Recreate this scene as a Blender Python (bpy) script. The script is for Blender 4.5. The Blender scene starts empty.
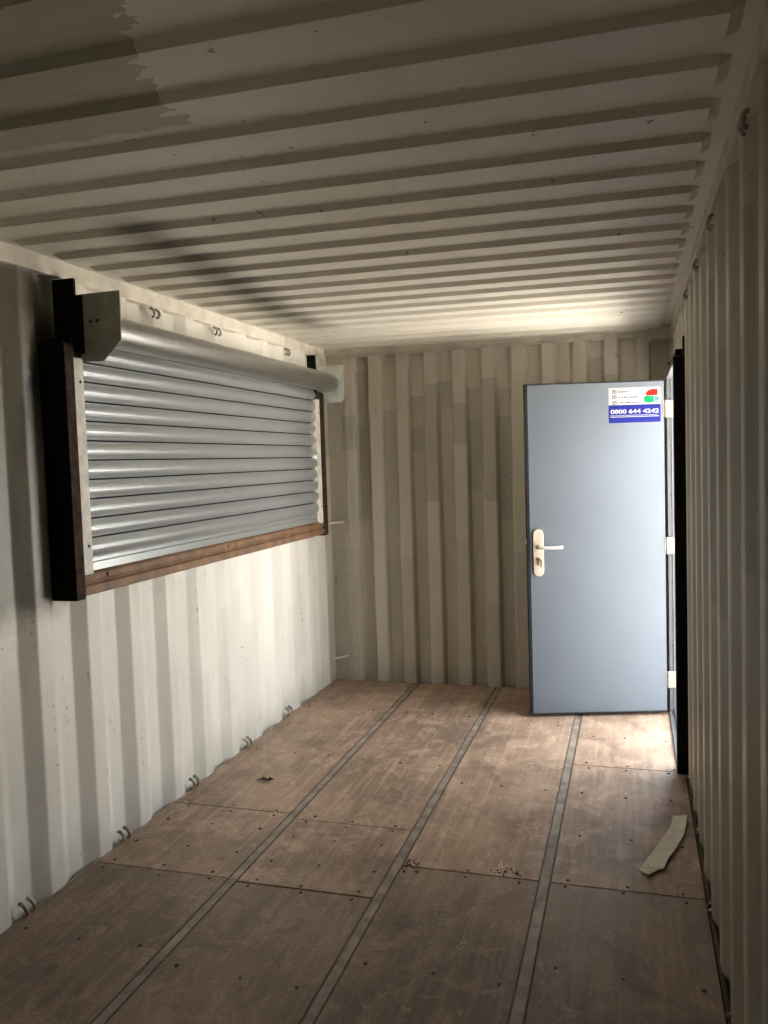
import bpy, bmesh, math, random
from mathutils import Vector, Matrix

random.seed(7)
C = bpy.context.scene.collection
W, D = 2.34, 5.68            # inner width, inner length (y of the end wall)
YB = -0.30                   # the end behind the camera

# ------------------------------------------------------------------ materials
class NT:
    def __init__(s, name):
        s.m = bpy.data.materials.new(name); s.m.use_nodes = True
        s.t = s.m.node_tree; s.n = s.t.nodes; s.l = s.t.links
        s.b = s.n['Principled BSDF']
        s._pos = None
    def node(s, typ, **kw):
        n = s.n.new(typ)
        for k, v in kw.items(): setattr(n, k, v)
        return n
    def put(s, sock, v):
        if isinstance(v, bpy.types.NodeSocket): s.l.new(v, sock)
        elif v is not None:
            if sock.type == 'RGBA' and len(v) == 3: v = (*v, 1)
            sock.default_value = v
    def pos(s):
        if s._pos is None:
            s._pos = s.node('ShaderNodeNewGeometry').outputs['Position']
        return s._pos
    def xyz(s):
        n = s.node('ShaderNodeSeparateXYZ'); s.l.new(s.pos(), n.inputs[0]); return n.outputs
    def math(s, op, a, b=0.0, c=0.0, clamp=False):
        n = s.node('ShaderNodeMath', operation=op, use_clamp=clamp)
        s.put(n.inputs[0], a); s.put(n.inputs[1], b); s.put(n.inputs[2], c)
        return n.outputs[0]
    def smooth(s, v, a, b):
        n = s.node('ShaderNodeMapRange', interpolation_type='SMOOTHSTEP')
        s.put(n.inputs['Value'], v); s.put(n.inputs['From Min'], a); s.put(n.inputs['From Max'], b)
        return n.outputs[0]
    def scaled(s, sc):
        n = s.node('ShaderNodeVectorMath', operation='MULTIPLY')
        s.put(n.inputs[0], s.pos()); n.inputs[1].default_value = sc
        return n.outputs[0]
    def noise(s, sc, scale=1.0, detail=4, rough=0.55, dist=0.0):
        n = s.node('ShaderNodeTexNoise')
        s.l.new(s.scaled(sc), n.inputs['Vector'])
        n.inputs['Scale'].default_value = scale; n.inputs['Detail'].default_value = detail
        n.inputs['Roughness'].default_value = rough; n.inputs['Distortion'].default_value = dist
        return n.outputs['Fac']
    def white(s, v, seed=0.0):
        n = s.node('ShaderNodeTexWhiteNoise', noise_dimensions='2D')
        c = s.node('ShaderNodeCombineXYZ'); s.put(c.inputs[0], v); s.put(c.inputs[1], seed)
        s.l.new(c.outputs[0], n.inputs['Vector'])
        return n.outputs['Value']
    def mix(s, f, a, b, mode='MIX'):
        n = s.node('ShaderNodeMix', data_type='RGBA', blend_type=mode)
        s.put(n.inputs[0], f); s.put(n.inputs[6], a); s.put(n.inputs[7], b)
        return n.outputs[2]
    def bump(s, h, strength=0.3, dist=0.01):
        n = s.node('ShaderNodeBump'); n.inputs['Strength'].default_value = strength
        n.inputs['Distance'].default_value = dist
        s.put(n.inputs['Height'], h); s.l.new(n.outputs[0], s.b.inputs['Normal'])
    def out(s, col, rough=0.5, metal=0.0, spec=0.5):
        s.put(s.b.inputs['Base Color'], col); s.put(s.b.inputs['Roughness'], rough)
        s.put(s.b.inputs['Metallic'], metal); s.put(s.b.inputs['Specular IOR Level'], spec)
        return s.m

def simple(name, col, rough=0.5, metal=0.0, var=0.12, scale=14.0, dark=None, spec=0.5, bump=0.0):
    t = NT(name)
    f = t.noise((1, 1, 1), scale, 5)
    d = dark or tuple(c * (1 - 2 * var) for c in col)
    c = t.mix(t.smooth(f, 0.35, 0.65), d, col)
    if bump: t.bump(f, bump, 0.004)
    return t.out(c, rough, metal, spec)

CREAM = (0.66, 0.615, 0.52)
GREY = (0.43, 0.41, 0.345)

def wall_paint(name, axis, pitch, origin, base, patch, amount, seed, extra=None, trough=0.0):
    """old cream paint with touched-up rectangles that follow the corrugations"""
    t = NT(name)
    o = t.xyz(); u = o[axis]; z = o[2]
    cell = t.math('FLOOR', t.math('DIVIDE', t.math('SUBTRACT', u, origin), pitch / 2))
    wob = t.math('MULTIPLY', t.math('SUBTRACT', t.noise((1, 1, 1), 9, 3), 0.5), 0.03)
    zz = t.math('ADD', z, wob)
    def band(k, lo0, lo1, hi0, hi1, prob):
        lo = t.math('MULTIPLY_ADD', t.white(cell, seed + k), lo1 - lo0, lo0)
        hi = t.math('MULTIPLY_ADD', t.white(cell, seed + k + .37), hi1 - hi0, hi0)
        m = t.math('MULTIPLY', t.math('GREATER_THAN', zz, lo), t.math('LESS_THAN', zz, hi))
        return t.math('MULTIPLY', m, t.math('LESS_THAN', t.white(cell, seed + k + .71), prob))
    m1 = band(1, 1.0, 1.7, 1.7, 2.15, .6)
    m2 = band(2, 0.0, 0.4, 0.5, 1.05, .55)
    n1 = t.noise((1, 1, 0.25), 5, 5)
    col = t.mix(t.math('MULTIPLY', t.smooth(n1, .42, .62), .22), base, tuple(c * .8 for c in base))
    col = t.mix(t.math('MULTIPLY', m1, amount), col, patch)
    col = t.mix(t.math('MULTIPLY', m2, amount * .8), col, tuple((a + b) / 2 * .95 for a, b in zip(patch, base)))
    if trough:      # hollows between the ribs: their shade painted darker, over some old grey paint
        odd = t.math('ABSOLUTE', t.math('MODULO', cell, 2.0))
        tz = t.math('LESS_THAN', zz, t.math('MULTIPLY_ADD', t.white(cell, seed + 9), .5, 1.75))
        col = t.mix(t.math('MULTIPLY', t.math('MULTIPLY', odd, tz), trough), col, tuple(c * .8 for c in patch))
    # grime near the floor, in streaks
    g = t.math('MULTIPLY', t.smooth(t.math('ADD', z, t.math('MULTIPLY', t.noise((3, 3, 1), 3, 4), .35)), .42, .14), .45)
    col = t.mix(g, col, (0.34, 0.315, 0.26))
    # rust freckles running in vertical strings
    r = t.math('MULTIPLY', t.smooth(t.noise((26, 26, 1.2), 1, 2), .66, .72), t.smooth(t.noise((60, 60, 45), 1, 3), .55, .62))
    col = t.mix(t.math('MULTIPLY', r, .75), col, (0.16, 0.10, 0.06))
    sp = t.smooth(t.noise((1, 1, 1), 38, 2), .735, .76)
    col = t.mix(t.math('MULTIPLY', sp, .6), col, (0.12, 0.085, 0.05))
    if extra: col = extra(t, o, col)
    t.bump(t.noise((1, 1, 0.5), 20, 4), .12, .01)
    return t.out(col, 0.42, 0.0, 0.4)

def wall_marks(t, o, col):
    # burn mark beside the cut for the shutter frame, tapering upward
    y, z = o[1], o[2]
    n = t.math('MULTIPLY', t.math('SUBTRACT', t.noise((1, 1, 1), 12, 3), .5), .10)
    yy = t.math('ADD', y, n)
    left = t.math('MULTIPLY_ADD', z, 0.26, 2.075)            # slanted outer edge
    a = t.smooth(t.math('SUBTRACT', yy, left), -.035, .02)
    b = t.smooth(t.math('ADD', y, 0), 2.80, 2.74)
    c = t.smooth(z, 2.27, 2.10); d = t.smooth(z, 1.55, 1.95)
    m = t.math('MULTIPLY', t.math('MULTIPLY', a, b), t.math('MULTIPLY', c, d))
    h = t.math('MULTIPLY', t.math('MULTIPLY', t.smooth(yy, 1.7, 2.5), b), t.math('MULTIPLY', t.smooth(t.math('ADD', z, n), 1.0, 1.12), t.smooth(z, 2.36, 2.30)))  # broad brown darkening of the wall on the near side of the frame
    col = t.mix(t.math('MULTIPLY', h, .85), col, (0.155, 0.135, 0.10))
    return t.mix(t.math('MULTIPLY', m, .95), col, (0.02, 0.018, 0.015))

M = {}
M['wall_left'] = wall_paint('cream wall paint left', 1, .296, 2.501, (0.74, 0.71, 0.64), (0.54, 0.52, 0.46), .42, 3.1, wall_marks)
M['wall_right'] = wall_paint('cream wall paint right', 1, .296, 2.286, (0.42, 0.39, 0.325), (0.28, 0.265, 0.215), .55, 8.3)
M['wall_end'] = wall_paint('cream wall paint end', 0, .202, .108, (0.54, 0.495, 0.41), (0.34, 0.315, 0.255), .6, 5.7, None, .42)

def ceiling_mat():
    t = NT('ceiling paint'); o = t.xyz(); x, y = o[0], o[1]
    n1 = t.noise((.5, 2, 1), 3, 5)
    col = t.mix(t.math('MULTIPLY', t.smooth(n1, .4, .65), .3), (0.74, 0.70, 0.61), (0.64, 0.60, 0.52))
    # old unpainted patch with ragged, stepped edge
    w = t.math('MULTIPLY', t.math('SUBTRACT', t.noise((1, 1, 1), 16, 4), .5), .16)
    cell = t.math('FLOOR', t.math('DIVIDE', y, .106))
    step = t.math('MULTIPLY', t.white(cell, 2.2), .10)
    lim = t.math('SUBTRACT', t.math('MULTIPLY_ADD', y, -.36, 1.80), t.math('ADD', step, w))
    m = t.math('MULTIPLY', t.math('LESS_THAN', x, lim), t.smooth(t.math('ADD', y, t.math('MULTIPLY', w, .3)), 1.80, 1.78))
    col = t.mix(t.math('MULTIPLY', m, .8), col, (0.36, 0.335, 0.255))
    # dark smear along the ceiling, roughly parallel to the shutter
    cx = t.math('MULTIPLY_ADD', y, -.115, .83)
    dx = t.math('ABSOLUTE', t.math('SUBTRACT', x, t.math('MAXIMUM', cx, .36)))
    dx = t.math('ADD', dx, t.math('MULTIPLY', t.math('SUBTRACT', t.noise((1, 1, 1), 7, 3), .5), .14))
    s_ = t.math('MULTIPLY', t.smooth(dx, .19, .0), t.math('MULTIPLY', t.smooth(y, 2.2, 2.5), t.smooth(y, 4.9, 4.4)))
    col = t.mix(t.math('MULTIPLY', s_, SMEAR), col, (0.09, 0.08, 0.06))
    sp = t.smooth(t.noise((1, 1, 1), 30, 2), .72, .75)
    col = t.mix(t.math('MULTIPLY', sp, .7), col, (0.1, 0.08, 0.05))
    t.bump(t.noise((1, 1, 1), 18, 4), .1, .01)
    return t.out(col, .5, 0, .4)
SMEAR = .7
SUN = 125.0
M['ceiling'] = ceiling_mat()
M['rail'] = simple('rail paint', (0.74, 0.69, 0.59), .5, 0, .1, 9)
M['rail_dull'] = simple('dull rail paint', (0.58, 0.53, 0.43), .5, 0, .12, 9)
M['grime'] = simple('rusty gutter', (0.10, 0.07, 0.045), .9, 0, .25, 30)

def floor_mat(name, tint):
    t = NT(name); o = t.xyz(); x, y = o[0], o[1]
    big = t.noise((1, 1, 1), 1.6, 5, .6)
    swirl = t.noise((1.25, 1, 1), 6.5, 9, .74, .9)
    streak = t.noise((34, .9, 1), 1, 5, .62, .3)
    grain = t.noise((26, 2.2, 1), 1, 6, .6)
    fine = t.noise((1, 1, 1), 70, 5, .7)
    col = t.mix(t.smooth(big, .35, .68), (0.135, 0.097, 0.068), (0.255, 0.183, 0.128))
    col = t.mix(t.math('MULTIPLY', t.smooth(swirl, .47, .64), .50), col, (0.40, 0.295, 0.225))
    col = t.mix(t.math('MULTIPLY', t.smooth(grain, .5, .66), .35), col, (0.34, 0.245, 0.175))
    col = t.mix(t.math('MULTIPLY', t.smooth(streak, .52, .68), .30), col, (0.40, 0.30, 0.23))
    col = t.mix(t.math('MULTIPLY', t.smooth(streak, .46, .34), .30), col, (0.11, 0.078, 0.06))
    col = t.mix(t.math('MULTIPLY', t.smooth(t.noise((1, 1, 1), 46, 6, .75), .56, .70), .4), col, (0.44, 0.34, 0.26))
    col = t.mix(t.math('MULTIPLY', t.smooth(fine, .48, .62), .35), col, (0.09, 0.062, 0.045))
    # scuffs: thin pale scratches in several directions
    for k, sc in enumerate(((40, 3, 1), (5, 34, 1), (22, 7, 1))):
        s_ = t.math('MULTIPLY', t.smooth(t.noise(sc, 1, 2, .5, 2.0), .66, .72), t.smooth(t.noise((1, 1, 1), 2.3 + k, 2), .5, .62))
        col = t.mix(t.math('MULTIPLY', s_, .4), col, (0.47, 0.38, 0.30))
    dk = t.smooth(t.noise((1, 1, 1), 2.7, 5, .65, .8), .52, .66)
    col = t.mix(t.math('MULTIPLY', dk, .45), col, (0.075, 0.055, 0.042))
    t.bump(t.math('ADD', grain, t.math('MULTIPLY', swirl, .6)), .22, .006)
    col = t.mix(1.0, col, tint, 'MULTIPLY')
    rg = t.math('MULTIPLY_ADD', swirl, .25, .40)
    return t.out(col, rg, 0, .42)
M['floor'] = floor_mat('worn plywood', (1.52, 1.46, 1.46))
M['floor_shaded'] = floor_mat('shaded plywood', (1.05, 1.02, 1.02))  # same plywood toned down: the near end's dimmer light painted into its colour
M['strip'] = simple('worn steel strip', (0.33, 0.27, 0.212), .5, 0, .2, 11, dark=(0.17, 0.138, 0.108))
M['stripedge'] = simple('rubbed steel edge', (0.11, 0.085, 0.065), .6, 0, .25, 30)
M['screw'] = simple('dark screw', (0.03, 0.025, 0.02), .7, .2, .1, 50)
M['black'] = simple('black painted steel', (0.010, 0.009, 0.008), .75, 0, .2, 20, spec=.12)
M['primer'] = simple('brown primed steel', (0.060, 0.036, 0.024), .75, 0, .3, 30, spec=.12)
M['rust'] = simple('rusty sill steel', (0.25, 0.135, 0.07), .65, .1, .3, 9, dark=(0.15, 0.085, 0.05), bump=.3)
M['guide'] = simple('white guide steel', (0.74, 0.70, 0.63), .5, 0, .12, 18)
M['galv'] = simple('galvanised steel', (0.43, 0.45, 0.455), .33, .6, .025, 30)
M['barrel'] = simple('galvanised roll', (0.46, 0.46, 0.45), .30, .95, .03, 30)
M['bracket'] = simple('olive grey plate', (0.36, 0.365, 0.30), .55, .1, .12, 12)
M['bracket_pale'] = simple('pale grey plate', (0.66, 0.68, 0.62), .5, .0, .12, 12)
M['ring'] = simple('rusty ring steel', (0.52, 0.46, 0.36), .6, .1, .35, 40)
M['dooredge'] = simple('black door edge', (0.014, 0.014, 0.016), .7, 0, .1, 20, spec=.2)
M['frame_grey'] = simple('grey door frame', (0.085, 0.09, 0.097), .45, 0, .06, 10)
M['hinge'] = simple('brass hinge', (0.24, 0.20, 0.145), .5, .1, .1, 30)
M['plate'] = simple('satin steel plate', (0.78, 0.66, 0.52), .34, .55, .08, 30)
M['lever'] = simple('bright lever', (0.82, 0.82, 0.80), .3, .6, .06, 30)
M['lock'] = simple('dark lock brass', (0.22, 0.14, 0.07), .45, .6, .1, 30)
M['stk_white'] = simple('sticker white', (0.27, 0.265, 0.26), .6, 0, .02, 5, spec=.05)
M['stk_blue'] = simple('sticker blue', (0.010, 0.013, 0.115), .6, 0, .06, 9, spec=.05)
M['stk_red'] = simple('sticker red', (0.22, 0.010, 0.006), .6, 0, .06, 9, spec=.05)
M['stk_green'] = simple('sticker green', (0.002, 0.14, 0.055), .6, 0, .06, 9, spec=.05)
M['stk_grey'] = simple('sticker grey', (0.06, 0.06, 0.075), .6, 0, .05, 9, spec=.05)
M['stk_violet'] = simple('sticker violet', (0.02, 0.016, 0.075), .6, 0, .05, 9, spec=.05)
M['card'] = simple('pale card', (0.74, 0.70, 0.60), .8, 0, .08, 25)
M['concrete'] = simple('yard concrete', (0.50, 0.475, 0.435), .9, 0, .08, 3)
M['leaf'] = simple('dry leaf', (0.05, 0.035, 0.022), .9, 0, .2, 60)
M['grit'] = simple('pale grit', (0.85, 0.82, 0.76), .9, 0, .2, 90)

def door_paint():
    t = NT('blue grey door paint')
    f = t.noise((1, 1, 1), 3, 4)
    col = t.mix(t.smooth(f, .3, .7), (0.096, 0.108, 0.127), (0.103, 0.117, 0.137))
    t.bump(t.noise((1, 1, 1), 320, 2), .05, .001)
    return t.out(col, .55, 0, .16)
M['door'] = door_paint()

# ------------------------------------------------------------------ mesh helpers
def obj(name, bm, mat, parent=None, smooth=False, bevel=0.0, mats=None):
    me = bpy.data.meshes.new(name)
    bmesh.ops.recalc_face_normals(bm, faces=bm.faces)
    bm.to_mesh(me); bm.free()
    for m in (mats or [mat]): me.materials.append(m)
    if smooth:
        for p in me.polygons: p.use_smooth = True
    o = bpy.data.objects.new(name, me); C.objects.link(o)
    if parent is not None: o.parent = parent
    if bevel:
        b = o.modifiers.new('bevel', 'BEVEL'); b.width = bevel; b.segments = 2; b.limit_method = 'ANGLE'
    return o

def tag(o, label, cat, kind=None, group=None):
    o['label'] = label; o['category'] = cat
    if kind: o['kind'] = kind
    if group: o['group'] = group
    return o

def empty(name, loc=(0, 0, 0)):
    o = bpy.data.objects.new(name, None); o.location = loc; o.empty_display_size = .1
    C.objects.link(o); return o

def box(bm, x0, x1, y0, y1, z0, z1, mi=0):
    r = bmesh.ops.create_cube(bm, size=1)
    for v in r['verts']:
        v.co = Vector(((x0 + x1) / 2 + v.co.x * (x1 - x0), (y0 + y1) / 2 + v.co.y * (y1 - y0), (z0 + z1) / 2 + v.co.z * (z1 - z0)))
    for f in {f for v in r['verts'] for f in v.link_faces}: f.material_index = mi
    return r['verts']

def boxbm(*a):
    bm = bmesh.new(); box(bm, *a); return bm

def cyl(bm, a, b, r, n=20, r2=None, mi=0):
    a, b = Vector(a), Vector(b); d = b - a
    mat = Matrix.Translation((a + b) / 2) @ d.to_track_quat('Z', 'Y').to_matrix().to_4x4()
    rr = bmesh.ops.create_cone(bm, cap_ends=True, segments=n, radius1=r, radius2=r if r2 is None else r2, depth=d.length, matrix=mat)
    for f in {f for v in rr['verts'] for f in v.link_faces}: f.material_index = mi

def tube(bm, pts, r, n=10):
    pts = [Vector(p) for p in pts]; rings = []
    for i, p in enumerate(pts):
        t = (pts[min(i + 1, len(pts) - 1)] - pts[max(i - 1, 0)]).normalized()
        q = t.to_track_quat('Z', 'Y')
        rings.append([bm.verts.new(p + q @ Vector((math.cos(2 * math.pi * k / n) * r, math.sin(2 * math.pi * k / n) * r, 0))) for k in range(n)])
    for a, b in zip(rings, rings[1:]):
        for k in range(n): bm.faces.new((a[k], a[(k + 1) % n], b[(k + 1) % n], b[k]))
    bm.faces.new(rings[0][::-1]); bm.faces.new(rings[-1])

def prism(bm, poly, axis, a, b, mi=0):
    """polygon of (p, q) pairs extruded along an axis from a to b; the pair order is the two other axes in xyz order"""
    def P(p, q, t): return {0: (t, p, q), 1: (p, t, q), 2: (p, q, t)}[axis]
    v0 = [bm.verts.new(P(p, q, a)) for p, q in poly]; v1 = [bm.verts.new(P(p, q, b)) for p, q in poly]
    fs = [bm.faces.new(v0[::-1]), bm.faces.new(v1)]
    n = len(poly)
    for i in range(n): fs.append(bm.faces.new((v0[i], v0[(i + 1) % n], v1[(i + 1) % n], v1[i])))
    for f in fs: f.material_index = mi

def rounded(pts, r, n=3):
    out = [pts[0]]
    for a, b, c in zip(pts, pts[1:], pts[2:]):
        a, b, c = Vector(a), Vector(b), Vector(c)
        u = (a - b); v = (c - b)
        k = min(r, u.length * .45, v.length * .45)
        p, q = b + u.normalized() * k, b + v.normalized() * k
        for i in range(n + 1):
            s = i / n
            out.append(tuple(p * (1 - s) ** 2 + b * 2 * s * (1 - s) + q * s * s))
    out.append(pts[-1]); return out

def clip(profile, a, b):
    """the piece of a polyline (u, depth) with a <= u <= b"""
    out = []
    def at(u):
        for (u0, d0), (u1, d1) in zip(profile, profile[1:]):
            if u0 <= u <= u1: return d0 + (d1 - d0) * (u - u0) / max(u1 - u0, 1e-9)
        return profile[0][1] if u < profile[0][0] else profile[-1][1]
    out.append((a, at(a)))
    out += [p for p in profile if a + 1e-5 < p[0] < b - 1e-5]
    out.append((b, at(b)))
    return out

def corrugation(u0, u1, centre, pitch, flat, slope, depth, r=.008):
    """u along the wall, depth 0 on the inner flats and +depth on the outer ones"""
    pts = []
    k = math.floor((u0 - centre) / pitch) - 1
    while True:
        c = centre + k * pitch
        if c > u1 + pitch: break
        pts += [(c - flat / 2 - slope, depth), (c - flat / 2, 0), (c + flat / 2, 0), (c + flat / 2 + slope, depth)]
        k += 1
    return clip(rounded(pts, r), u0, u1)

def sheet(bm, prof, z0, z1, fn, nz=1):
    rows = [[bm.verts.new(fn(u, d, z0 + (z1 - z0) * i / nz)) for u, d in prof] for i in range(nz + 1)]
    for a, b in zip(rows, rows[1:]):
        for i in range(len(prof) - 1): bm.faces.new((a[i], a[i + 1], b[i + 1], b[i]))

def solid(o, t=.003, off=1):
    m = o.modifiers.new('thickness', 'SOLIDIFY'); m.thickness = t; m.offset = off
    return o

def ceil_z(x): return 2.392 - .020 * x / W     # height of the roof sheet's upper flats

# ------------------------------------------------------------------ floor
floor = empty('floor')
tag(floor, 'worn brown plywood floor with steel strips and screw heads', 'floor', 'structure')
EDGE = [0.0, .610, 1.195, 1.766, W]            # panel rows across the floor
SW = .0235                                       # half width of the steel strips
rows = [[3.41, 2.805, 1.2, .3], [3.36, 2.79, 1.0, 0.1], [3.05, .9, 0.0], [4.28, 3.05, 1.3, .2]]
bm = bmesh.new()
screw_bm = bmesh.new()
for r in range(4):
    x0 = EDGE[r] + (SW if r else 0); x1 = EDGE[r + 1] - (SW if r < 3 else .012)
    ys = [D - .01] + rows[r] + [YB]
    for a, b in zip(ys, ys[1:]):
        g = .0035
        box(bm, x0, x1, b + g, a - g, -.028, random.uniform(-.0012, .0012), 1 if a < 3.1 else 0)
        # two lines of screw heads at each joint and two more across the panel
        lines = [b + .03, a - .03] + [b + (a - b) * k for k in (.33, .7)]
        for ly in lines:
            for k in range(3):
                px = x0 + (x1 - x0) * (.12 + .38 * k) + random.uniform(-.02, .02)
                py = ly + random.uniform(-.012, .012)
                cyl(screw_bm, (px, py, 0.0), (px, py, .0022), random.uniform(.0045, .0075), 10)
obj('plywood', bm, None, floor, bevel=.0012, mats=[M['floor'], M['floor_shaded']])
obj('screw', screw_bm, M['screw'], floor)['kind'] = 'stuff'
for k in (1, 2, 3):
    bm = bmesh.new()
    x = EDGE[k]
    box(bm, x - SW + .002, x + SW - .002, YB, D - .02, -.028, -.001)
    for s in (-1, 1):
        box(bm, x + s * (SW - .0045) - .0022, x + s * (SW - .0045) + .0022, YB, D - .02, -.01, .0012, 1)
    obj('steel_strip', bm, None, floor, mats=[M['strip'], M['stripedge']])
bm = bmesh.new(); box(bm, -.10, W + .10, YB - .02, D + .08, -.06, -.029)
obj('subfloor', bm, M['grime'], floor)
for x0, x1 in ((-.006, 0.004), (W - .008, W + .004)):
    obj('edge_angle', boxbm(x0, x1, YB, D, -.03, .003), M['strip' if x0 < 1 else 'grime'], floor)

# ------------------------------------------------------------------ walls
def lashing_ring(parent, x, y, z, side, k_=1.0):
    """two small rods bent into an eye, welded to the wall; side is +1 when the room lies towards +x"""
    bm = bmesh.new()
    for dy in (-.020, .020):
        pts = []
        for k in range(9):
            a = math.pi * k / 8
            pts.append((x + side * (.003 + .024 * k_ * math.sin(a)), y + dy + .008 * math.cos(a), z - .026 * k_ * math.cos(a)))
        tube(bm, pts, .0075 * k_ ** .5, 8)
    return obj('lashing_ring', bm, M['ring'], parent, smooth=True)

wl = empty('wall_left')
tag(wl, 'left wall of cream painted corrugated steel carrying the shutter', 'wall', 'structure')
PW = corrugation(YB, 5.40, 2.575, .296, .078, .066, .036)
PW = [p for p in PW if p[0] <= 5.36] + [(5.375, 0), (5.545, 0)]
SZ = 2.045
SY0, SY1 = 2.72, 5.335          # cut opening for the shutter
fl = lambda u, d, z: (-d, u, z)
bm = bmesh.new()
sheet(bm, PW, -.055, 1.12, fl)
sheet(bm, PW, SZ, 2.40, fl)
sheet(bm, clip(PW, YB, SY0), 1.12, SZ, fl)
sheet(bm, clip(PW, SY1, 5.545), 1.12, SZ, fl)
bmesh.ops.remove_doubles(bm, verts=bm.verts, dist=1e-5)
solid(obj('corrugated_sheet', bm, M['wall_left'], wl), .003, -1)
# top rail
obj('top_rail', boxbm(-.055, .004, YB, D + .03, 2.322, 2.396), M['rail'], wl, bevel=.004)
bm = bmesh.new()                # far corner post: side leaf, back leaf and its little step
prism(bm, [(-.008, 5.549), (.0, 5.549), (.002, 5.672), (.128, 5.674), (.132, 5.664), (.150, 5.664), (.150, 5.70), (-.03, 5.70), (-.03, 5.549)], 2, -.055, 2.36)
obj('corner_post', bm, M['wall_end'], wl)
obj('leak_backing', boxbm(-.06, -.006, 5.50, 5.62, -.055, 2.36), M['wall_end'], wl)  # unseen box added behind the post joint to stop light leaking in
for z in (1.153, .175):
    bm = bmesh.new(); tube(bm, [(.0, 5.556, z), (.035, 5.585, z), (.075, 5.628, z + .001), (.098, 5.668, z)], .008, 10)
    obj('lashing_bar', bm, M['rail'], wl, smooth=True)
for k in range(-4, 5):
    y = 2.978 + .592 * k
    if y < YB + .1 or y > 5.3: continue
    lashing_ring(wl, .001, y, .036, 1)
for y in (2.01, 1.42, 3.42, 4.02, 4.95): lashing_ring(wl, .001, y, 2.292, 1, .7)

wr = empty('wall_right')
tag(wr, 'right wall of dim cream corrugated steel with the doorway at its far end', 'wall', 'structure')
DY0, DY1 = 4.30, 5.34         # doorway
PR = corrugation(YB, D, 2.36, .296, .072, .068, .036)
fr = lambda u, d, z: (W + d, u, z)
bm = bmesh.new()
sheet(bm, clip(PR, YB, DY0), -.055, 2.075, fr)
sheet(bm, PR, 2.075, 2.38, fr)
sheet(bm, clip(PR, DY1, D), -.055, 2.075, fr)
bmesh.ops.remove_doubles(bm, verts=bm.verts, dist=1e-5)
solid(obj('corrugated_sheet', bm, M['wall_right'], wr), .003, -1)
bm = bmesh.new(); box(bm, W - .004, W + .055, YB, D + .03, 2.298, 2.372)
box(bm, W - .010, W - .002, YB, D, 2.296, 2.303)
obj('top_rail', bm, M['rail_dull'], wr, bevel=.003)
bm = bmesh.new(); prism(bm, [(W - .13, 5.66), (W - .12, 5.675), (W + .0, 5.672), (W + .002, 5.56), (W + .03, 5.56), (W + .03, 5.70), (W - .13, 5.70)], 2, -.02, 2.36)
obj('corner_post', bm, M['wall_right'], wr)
obj('corner_casting', boxbm(W - .135, W + .03, 5.51, 5.70, 2.285, 2.385), M['rail_dull'], wr, bevel=.008)
for k in range(-3, 6):
    y = 2.36 + .296 * k * 2
    if YB + .1 < y < 4.2:
        lashing_ring(wr, W + .004, y, .022, -1, .42)

for y in (1.92, 2.70, 3.28, 3.86): lashing_ring(wr, W - .001, y, 2.258, -1, .55)

we = empty('wall_end')
tag(we, 'far end wall of corrugated steel in patchy cream and grey paint', 'wall', 'structure')
PE = corrugation(.150, W - .12, .158 + .202, .202, .080, .020, .046, .005)
bm = bmesh.new(); sheet(bm, PE, -.055, 2.36, lambda u, d, z: (u, D + d - .006, z))
solid(obj('corrugated_sheet', bm, M['wall_end'], we), .003, -1)
bm = bmesh.new()
prism(bm, [(5.635, 2.385), (5.645, 2.345), (D - .004, 2.327), (D + .06, 2.327), (D + .06, 2.40), (5.635, 2.40)], 0, .0, W)
obj('top_rail', bm, M['rail_dull'], we)

wb = empty('wall_back')
tag(wb, 'steel wall closing the container behind the viewer', 'wall', 'structure')
bm = bmesh.new(); sheet(bm, corrugation(-.04, W + .04, .2, .25, .11, .02, .04), -.028, 2.40, lambda u, d, z: (u, YB - d, z))
solid(obj('corrugated_sheet', bm, simple('brown door steel', (.16, .12, .085), .6), wb), .003, 1)

# ------------------------------------------------------------------ ceiling
bm = bmesh.new()
P, DROP = .2125, .0185
X0, X1 = .035, W - .035
xs = [-.05, X0 + .004, X0 + .03] + [X0 + .03 + (X1 - X0 - .06) * k / 4 for k in (1, 2, 3)] + [X1 - .03, X1 - .004, W + .05]
amp = [0, 0, 1, 1, 1, 1, 1, 0, 0]
prof = [(YB - .05, 0)]
k = math.ceil((YB - 1.845) / P)
while 1.845 + k * P < 5.50:
    c = 1.845 + k * P
    prof += [(c - .008, 0), (c + .008, 1), (c + .101, 1), (c + .117, 0)]
    k += 1
prof += [(D + .05, 0)]
grid = [[bm.verts.new((x, y, ceil_z(x) - DROP * d * a)) for (y, d) in prof] for x, a in zip(xs, amp)]
for a, b in zip(grid, grid[1:]):
    for i in range(len(prof) - 1): bm.faces.new((a[i], a[i + 1], b[i + 1], b[i]))
ce = solid(obj('ceiling', bm, M['ceiling']), .003, 1)
ce.modifiers['thickness'].offset = -1
tag(ce, 'ribbed steel roof sheet seen from below, cream with dark marks', 'ceiling', 'structure')

# ------------------------------------------------------------------ roller shutter
rs = empty('roller_shutter', (0, 0, 0))
tag(rs, 'galvanised roller shutter closed over the opening in the left wall', 'roller shutter')
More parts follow.
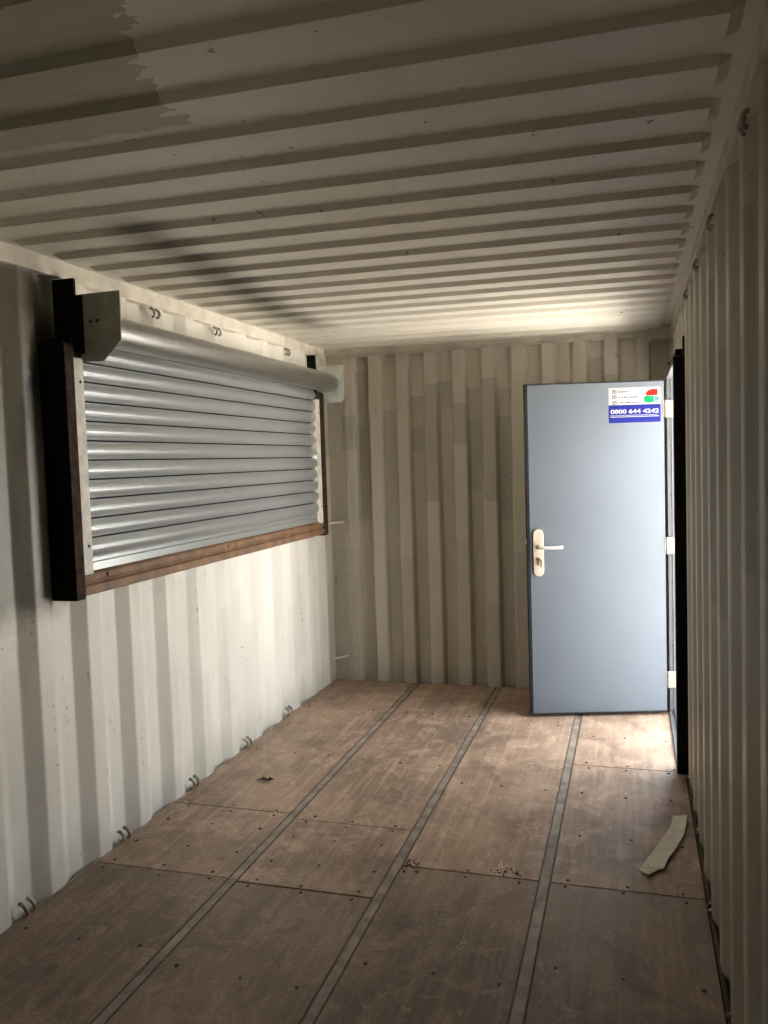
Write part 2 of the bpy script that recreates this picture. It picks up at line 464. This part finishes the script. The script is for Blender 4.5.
# curtain of convex interlocking slats
prof = []
z = 1.243
while z < 2.05:
    for k in range(9):
        a = k / 8
        prof.append((.060 + .017 * math.sin(math.pi * a) ** .8, z + .004 + .066 * a))
    prof += [(.058, z + .0715), (.040, z + .0725), (.040, z + .0775), (.058, z + .0785)]
    z += .076
low = [(.058, 1.188), (.066, 1.190), (.066, 1.220), (.060, 1.223), (.066, 1.226), (.066, 1.238), (.058, 1.241)]
bm = bmesh.new()
ring = low + prof
A, B = 2.764, 5.245
v0 = [bm.verts.new((x, A, z)) for x, z in ring]; v1 = [bm.verts.new((x, B, z)) for x, z in ring]
for i in range(len(ring) - 1):
    f_ = bm.faces.new((v0[i], v1[i], v1[i + 1], v0[i + 1]))
    if max(ring[i][0], ring[i + 1][0]) < .0585 and min(ring[i][0], ring[i + 1][0]) < .05: f_.material_index = 1     # black faces in the interlocking joints
cur = obj('curtain', bm, None, rs, mats=[M['galv'], M['dooredge']]); solid(cur, .0015, 0)
for p in cur.data.polygons: p.use_smooth = False
bm = bmesh.new()
for k in range(12):
    box(bm, .052, .070, B - .002, B + .014, 1.262 + .076 * k, 1.295 + .076 * k)
obj('end_lock', bm, M['guide'], rs, bevel=.003)['kind'] = 'stuff'
# rolled curtain on the barrel: a spiral step shows along its length
bm = bmesh.new(); n = 48; cx, cz, R = .142, 2.122, .0615
pts = []
for k in range(n):
    a = 2 * math.pi * k / n
    pts.append((cx + (R + .0035 * k / n) * math.cos(a + .5), cz + (R + .0035 * k / n) * math.sin(a + .5)))
prism(bm, pts, 1, 2.80, 5.352)
ba = obj('barrel', bm, M['barrel'], rs)
bm = bmesh.new(); cyl(bm, (cx, 5.35, cz), (cx, 5.398, cz), .028, 20)
obj('axle', bm, M['dooredge'], rs)
# near end plate with its chamfered lower corner and two bolts
bm = bmesh.new()
prism(bm, [(.020, 2.256), (.250, 2.258), (.248, 2.072), (.168, 1.998), (.020, 2.000)], 1, 2.785, 2.790)
pl = obj('end_plate', bm, M['bracket'], rs); pl['label'] = 'dark olive end plate nearest the viewer'
for x, z in ((.118, 2.150), (.150, 2.152)):
    bm = bmesh.new(); cyl(bm, (x, 2.786, z), (x, 2.779, z), .006, 10); obj('bolt', bm, M['screw'], pl)
bm = bmesh.new()
pp = [(.0, 2.244), (.228, 2.244)]
for k in range(6):
    a = -math.pi / 2 * k / 5
    pp.append((.228 - .035 + .035 * math.cos(a), 2.028 + .035 * math.sin(a)))
pp += [(.0, 1.993)]
prism(bm, pp, 1, 5.398, 5.403)
pf = obj('end_plate', bm, M['bracket_pale'], rs); pf['label'] = 'pale grey end plate in the far corner'
# guide rails
for y0, y1, m in ((2.708, 2.772, 'guide'), (5.238, 5.300, 'guide')):
    bm = bmesh.new()
    box(bm, .078, .083, y0, y1, 1.180, 2.010)
    box(bm, .040, .045, y0, y1, 1.180, 2.010)
    yy = y0 if y0 < 4 else y1
    box(bm, .040, .083, yy - .003, yy + .003, 1.180, 2.010)
    g = obj('guide_rail', bm, M[m], rs, bevel=.0015)
    for z in (1.29, 1.92):
        b2 = bmesh.new(); cyl(b2, (.083, (y0 + y1) / 2 + .01, z), (.0855, (y0 + y1) / 2 + .01, z), .006, 10); obj('bolt', b2, M['screw'], g)
# black box section posts, brown face plates on their room side
def post(y0, y1, yu0, yu1, xu):
    bm = bmesh.new()
    box(bm, -.045, .086, y0, y1, 1.090, 2.060)
    box(bm, -.045, xu, yu0, yu1, 2.030, 2.318)
    if xu > .05: box(bm, -.045, .0865, y1 - .002, 2.760, 2.012, 2.085)
    if xu > .05: box(bm, -.045, .088, yu0 + .004, yu1, 2.030, 2.252)
    p = obj('frame_post', bm, M['black'], rs, bevel=.002)
    obj('face_plate', boxbm(.086, .090, y0 + .001, y1 - .001, 1.092, 2.05), M['primer'], p)
post(2.655, 2.708, 2.768, 2.784, .060)
post(5.303, 5.372, 5.362, 5.392, .035)
obj('leak_baffle', boxbm(-.045, .028, 2.708, 5.303, 2.030, 2.062), M['black'], rs)  # added out of sight behind the curtain to narrow the light leak
# rusty sill: upright leaf, ledge and lower lip
bm = bmesh.new()
prism(bm, [(-.03, 1.098), (.070, 1.098), (.088, 1.106), (.088, 1.136), (.076, 1.143), (.078, 1.150), (.084, 1.156), (.084, 1.178), (.072, 1.188), (-.03, 1.188)], 1, 2.708, 5.303)
sl = obj('sill', bm, M['rust'], rs); sl['label'] = 'rust brown steel sill under the curtain'
for y in (3.9, 2.86, 5.15):
    b2 = bmesh.new(); cyl(b2, (.083, y, 1.167), (.091, y, 1.167), .009, 6); obj('bolt', b2, M['rust'], sl)

# ------------------------------------------------------------------ doorway frame
tr = empty('trim_1')
tag(tr, 'doorway frame of black box section and grey steel in the right wall', 'door frame', 'structure')
FX0, FX1 = 2.293, 2.42
bm = boxbm(FX0, 2.337, 4.250, 4.327, -.02, 2.035); box(bm, 2.337, FX1, 4.250, 4.327, -.02, 2.132)
obj('frame_post', bm, M['black'], tr, bevel=.002)
obj('frame_post', boxbm(FX0 + .02, FX1, 5.302, 5.365, -.02, 2.12), M['black'], tr, bevel=.002)
obj('head_beam', boxbm(FX0 + .014, FX1, 4.327, 5.30, 2.046, 2.080), M['black'], tr, bevel=.002)
# grey inner lining
bm = bmesh.new(); box(bm, FX0 + .006, FX1, 5.252, 5.302, -.0, 2.06)
box(bm, FX0 + .030, FX0 + .036, 5.246, 5.253, .02, 2.04)
jb = obj('jamb', bm, M['frame_grey'], tr, bevel=.002)
for z in (1.90, 1.62, 1.33, .80, .42, .18):
    b2 = bmesh.new(); cyl(b2, (2.322, 5.252, z), (2.322, 5.247, z), .006, 10); obj('screw', b2, M['screw'], jb)
bm = bmesh.new(); box(bm, FX0 + .006, FX1, 4.327, 4.345, 0, 2.06)
obj('jamb', bm, M['frame_grey'], tr, bevel=.002)
obj('head', boxbm(FX0 + .002, FX1, 4.345, 5.252, 2.012, 2.046), M['frame_grey'], tr, bevel=.002)
bm = bmesh.new(); box(bm, FX0 + .002, FX1 + .05, 4.345, 5.252, -.01, .016); box(bm, FX0 + .03, FX0 + .042, 4.345, 5.252, .016, .03)
obj('threshold', bm, M['frame_grey'], tr, bevel=.002)

# ------------------------------------------------------------------ door
dr = empty('door_1', (2.283, 5.222, 0.0)); dr.rotation_euler = (0, 0, math.radians(14.87)); HINGE = Vector((2.283, 5.148, 0))
tag(dr, 'open blue grey steel door with a lever handle and a sticker', 'door', 'structure')
def L(bm):     # the door's parts are modelled in room coordinates and moved to the hinge's origin
    bmesh.ops.translate(bm, verts=bm.verts, vec=-HINGE); return bm
X0, X1, Z0, Z1, YF = 1.463, 2.283, .020, 2.010, 5.148
obj('core', L(boxbm(X0, X1, YF + .002, YF + .046, Z0, Z1)), M['dooredge'], dr, bevel=.002)
bm = bmesh.new()
box(bm, X0 + .016, X1 - .001, YF, YF + .0035, Z0 + .007, Z1 - .007)
obj('face_panel', L(bm), M['door'], dr, bevel=.0015)
bm = bmesh.new(); box(bm, X0 + .004, X1 - .001, YF + .0445, YF + .048, Z0 + .004, Z1 - .004)
obj('face_panel', L(bm), M['door'], dr, bevel=.0015)
# handle set
bm = bmesh.new(); pp = []
px, zt, zb, r = 1.527, 1.148, .864, .030
for k in range(13): a = math.pi * k / 12; pp.append((px + r * math.cos(a), zt - r + r * math.sin(a)))
for k in range(13): a = math.pi + math.pi * k / 12; pp.append((px + r * math.cos(a), zb + r + r * math.sin(a)))
prism(bm, pp, 1, YF - .010, YF)
hp = obj('handle_plate', L(bm), M['plate'], dr, bevel=.002)
hp['label'] = 'rounded satin metal handle plate'
HX, HZ = 1.527, 1.040
bm = bmesh.new()
cyl(bm, (HX, YF - .008, HZ), (HX, YF - .020, HZ), .013, 20)
obj('rose', L(bm), M['lock'], hp)
bm = bmesh.new(); tube(bm, [(HX, YF - .015, HZ), (HX + .001, YF - .042, HZ), (HX + .009, YF - .054, HZ), (HX + .025, YF - .058, HZ - .001), (HX + .08, YF - .057, HZ - .002), (HX + .118, YF - .055, HZ - .001), (HX + .136, YF - .053, HZ)], .0098, 14)
obj('lever', L(bm), M['lever'], hp, smooth=True)
KZ = .968
bm = bmesh.new(); pp = []
for k in range(16): a = 2 * math.pi * k / 16; pp.append((HX + .0095 * math.cos(a), KZ + .0095 * math.sin(a)))
prism(bm, pp, 1, YF - .015, YF - .009); prism(bm, [(HX - .004, KZ - .006), (HX - .0035, KZ - .033), (HX + .0035, KZ - .033), (HX + .004, KZ - .006)], 1, YF - .015, YF - .009)
lc = obj('lock_cylinder', L(bm), M['lock'], hp)
bm = bmesh.new(); tube(bm, [(HX, YF - .014, KZ), (HX, YF - .034, KZ - .001)], .004, 8); prism(bm, [(HX - .008, KZ + .004), (HX + .009, KZ + .005), (HX + .016, KZ - .020), (HX + .012, KZ - .046), (HX + .005, KZ - .045), (HX + .006, KZ - .022), (HX - .002, KZ - .010)], 1, YF - .037, YF - .033)
obj('key', L(bm), M['lock'], hp)
bm = bmesh.new(); box(bm, X0 - .009, X0 + .001, YF + .016, YF + .032, 1.058, 1.085)
obj('latch', L(bm), M['lever'], dr, bevel=.002)
# hinges
for z in (1.838, 1.027, .218):
    bm = bmesh.new()
    box(bm, 2.279, 2.337, YF - .002, YF + .002, z - .050, z + .050)
    cyl(bm, (2.292, YF - .004, z - .050), (2.292, YF - .004, z + .050), .007, 14)
    h = obj('hinge', L(bm), M['hinge'], dr)
    for dz in (-.03, .03):
        b2 = bmesh.new(); cyl(b2, (2.322, YF - .001, z + dz), (2.322, YF - .0045, z + dz), .0045, 10); obj('screw', L(b2), M['lock'], h)
# sticker
SX0, SX1, SZ0, SZM, SZ1 = 1.959, 2.262, 1.764, 1.869, 1.970
sk = obj('sticker', L(boxbm(SX0, SX1, YF - .0008, YF + .0002, SZ0, SZ1)), M['stk_white'], dr)
sk['label'] = 'blue and white sticker with a phone number'
ys = YF - .0008
obj('blue_band', L(boxbm(SX0, SX1, ys - .0005, ys + .0001, SZ0, SZM)), M['stk_blue'], sk)
def prismL(name, poly, mat, y=ys, dep=.0006):
    b = bmesh.new(); prism(b, poly, 1, y - dep, y + .0001); return obj(name, L(b), mat, sk)
prismL('red_emblem', [(2.176, 1.934), (2.190, 1.950), (2.215, 1.958), (2.246, 1.956), (2.246, 1.926), (2.240, 1.920), (2.180, 1.920)], M['stk_red'])
prismL('green_emblem', [(2.166, 1.912), (2.176, 1.918), (2.222, 1.917), (2.226, 1.885), (2.205, 1.877), (2.182, 1.878), (2.166, 1.888)], M['stk_green'])
prismL('teal_emblem', [(2.226, 1.917), (2.250, 1.914), (2.256, 1.902), (2.250, 1.888), (2.228, 1.884)], simple('sticker teal', (0.01, .07, .10), .4, 0, .05, 9))
bm = bmesh.new()
for z in (1.948, 1.916, 1.883):            # three framed tick boxes
    for a, b_, c, d in ((1.981, 2.005, -.011, -.008), (1.981, 2.005, .008, .011), (1.981, 1.984, -.011, .011), (2.002, 2.005, -.011, .011), (1.988, 1.998, -.003, .004)):
        box(bm, a, b_, ys - .0006, ys, z + c, z + d)
obj('tick_boxes', L(bm), M['stk_violet'], sk)
bm = bmesh.new()
rnd = random.Random(3)
for z, xe in ((1.947, 2.078), (1.915, 2.122), (1.883, 2.128)):     # lines of small print, too small to read
    x = 2.014
    while x < xe:
        w = rnd.uniform(.005, .009); h = rnd.uniform(.0055, .009)
        box(bm, x, x + w, ys - .0006, ys, z - .005, z - .005 + h); x += w + (.0022 if rnd.random() < .8 else .007)
obj('small_print', L(bm), M['stk_grey'], sk)
bm = bmesh.new(); box(bm, SX0 + .008, SX1 - .008, ys - .001, ys - .0004, 1.797, 1.8005)
x = SX0 + .010
while x < SX1 - .02:
    w = rnd.uniform(.004, .008); box(bm, x, x + w, ys - .001, ys - .0004, 1.805, 1.809); x += w + .003
obj('underline', L(bm), M['stk_white'], sk)
cu = bpy.data.curves.new('phone_number', 'FONT'); cu.body = '0800 644 4242'; cu.size = .046; cu.extrude = .0003; cu.offset = .0012
cu.align_x = 'CENTER'; cu.align_y = 'CENTER'
tmp = bpy.data.objects.new('tmp', cu); C.objects.link(tmp)
bpy.context.view_layer.update()
me = bpy.data.meshes.new_from_object(tmp); bpy.data.objects.remove(tmp)
xs_ = [v.co.x for v in me.vertices]; wd = max(xs_) - min(xs_); mid = (max(xs_) + min(xs_)) / 2
sx = (SX1 - SX0 - .02) / wd
for v in me.vertices:
    x, y, z = v.co
    v.co = Vector(((SX0 + SX1) / 2 + (x - mid) * sx, ys - .0006 - z, 1.829 + y * .72)) - HINGE
me.materials.append(M['stk_white']); me.name = 'phone_number'
t_ = bpy.data.objects.new('phone_number', me); C.objects.link(t_); t_.parent = sk

# ------------------------------------------------------------------ loose things on the floor
outline = [(2.248, 3.715), (2.306, 3.737), (2.299, 3.66), (2.284, 3.545), (2.243, 3.395), (2.213, 3.315), (2.193, 3.222), (2.178, 3.220), (2.139, 3.172), (2.122, 3.186), (2.104, 3.205), (2.160, 3.368), (2.222, 3.565), (2.232, 3.60)]
bm = bmesh.new()
def card_z(x, y):
    s = (y - 3.17) / .57
    return .004 + .012 * (1 - s) ** 2 * (.4 + .6 * math.sin(9 * x) ** 2) + .010 * s ** 3 + .006 * math.sin(3.1 * s)
top = [bm.verts.new((x, y, 0)) for x, y in outline]
bm.faces.new(top)
bmesh.ops.triangulate(bm, faces=bm.faces)
bmesh.ops.subdivide_edges(bm, edges=bm.edges, cuts=3, use_grid_fill=True)
for v in bm.verts: v.co.z = card_z(v.co.x, v.co.y)
cd = obj('card_strip', bm, M['card']); solid(cd, .0022, 1)
tag(cd, 'torn strip of pale card lying on the floor by the right wall', 'card strip')

def leaf(x, y, ang, s):
    bm = bmesh.new(); n = 8
    mid = [bm.verts.new((s * (k / n - .5) * 2, 0, .004 + .004 * math.sin(k))) for k in range(n + 1)]
    for sd in (-1, 1):
        e = [mid[0]] + [bm.verts.new((s * (k / n - .5) * 2, sd * s * .28 * math.sin(math.pi * k / n) * (1 + .25 * (-1) ** k), .012 + .006 * math.cos(2 * k))) for k in range(1, n)] + [mid[-1]]
        for k in range(n):
            vs = [mid[k], mid[k + 1], e[k + 1], e[k]]; vs = list(dict.fromkeys(vs))
            bm.faces.new(vs)
    o = obj('dry_leaf', bm, M['leaf']); o.location = (x, y, .001); o.rotation_euler = (0, 0, ang); solid(o, .0008, 1); return o
tag(leaf(.315, 3.74, .25, .045), 'dark curled dry leaf on the floor beside the left wall', 'leaf')

def scatter(name, label, spots, rmin, rmax, mat, n, cat):
    bm = bmesh.new(); rr = random.Random(5)
    for _ in range(n):
        x, y, sx, sy = rr.choice(spots)
        x = rr.gauss(x, sx); y = rr.gauss(y, sy); r = rr.uniform(rmin, rmax)
        res = bmesh.ops.create_icosphere(bm, subdivisions=1, radius=r, matrix=Matrix.Translation((x, y, r * .6)))
        for v in res['verts']: v.co += Vector((rr.uniform(-.3, .3) * r, rr.uniform(-.3, .3) * r, rr.uniform(-.2, .2) * r))
    o = obj(name, bm, mat); tag(o, label, cat, 'stuff'); return o
scatter('grit', 'scatter of tiny pale grit on the middle floor panel', [(1.42, 2.52, .045, .09), (1.46, 2.72, .03, .05), (1.55, 2.55, .012, .04)], .0014, .0032, M['grit'], 200, 'grit')
scatter('bark_crumbs', 'dark bark crumbs gathered along the floor seam', [(1.62, 3.09, .035, .015), (1.235, 3.06, .012, .03)], .0014, .0036, M['leaf'], 90, 'crumbs')

# ------------------------------------------------------------------ outside
bm = bmesh.new(); box(bm, -40, 40, -35, 45, -.30, -.12)
g = obj('ground', bm, M['concrete']); tag(g, 'pale concrete yard outside the doorway', 'ground', 'structure')
sun = bpy.data.lights.new('sun', 'SUN'); sun.energy = SUN; sun.angle = math.radians(3); sun.color = (1.0, .95, .87)
so = bpy.data.objects.new('sun', sun); C.objects.link(so)
so.rotation_euler = Vector((.46, .12, -1)).to_track_quat('-Z', 'Y').to_euler()     # from behind the shutter wall, so none enters the doorway
w = bpy.data.worlds.new('sky'); bpy.context.scene.world = w; w.use_nodes = True
bg = w.node_tree.nodes['Background']; bg.inputs[0].default_value = (0.93, 0.97, 1.0, 1); bg.inputs[1].default_value = 12.0

# ------------------------------------------------------------------ camera
f, cxp, czp, yaw, pitch, roll = 834.2089, 2.0985, 1.5809, .2904, -.0606, -.0315
fw = Vector((-math.sin(yaw) * math.cos(pitch), math.cos(yaw) * math.cos(pitch), math.sin(pitch)))
r0 = Vector((math.cos(yaw), math.sin(yaw), 0)); u0 = r0.cross(fw)
rr_ = r0 * math.cos(roll) + u0 * math.sin(roll); uu_ = -r0 * math.sin(roll) + u0 * math.cos(roll)
cam = bpy.data.cameras.new('camera'); co = bpy.data.objects.new('camera', cam); C.objects.link(co)
cam.sensor_fit = 'HORIZONTAL'; cam.sensor_width = 36; cam.lens = f / 768 * 36; cam.clip_start = .02
m = Matrix((rr_, uu_, -fw)).transposed().to_4x4(); m.translation = (cxp, 0, czp)
co.matrix_world = m
sc = bpy.context.scene; sc.camera = co
sc.view_settings.view_transform = 'Standard'; sc.view_settings.look = 'None'
sc.view_settings.exposure = 0.10; sc.view_settings.gamma = 1.0; sc.view_settings.use_curve_mapping = False
cy = sc.cycles
cy.use_denoising = True; cy.denoiser = 'OPENIMAGEDENOISE'
cy.max_bounces = 16; cy.diffuse_bounces = 12; cy.glossy_bounces = 6
cy.sample_clamp_indirect = 0
cy.use_guiding = True
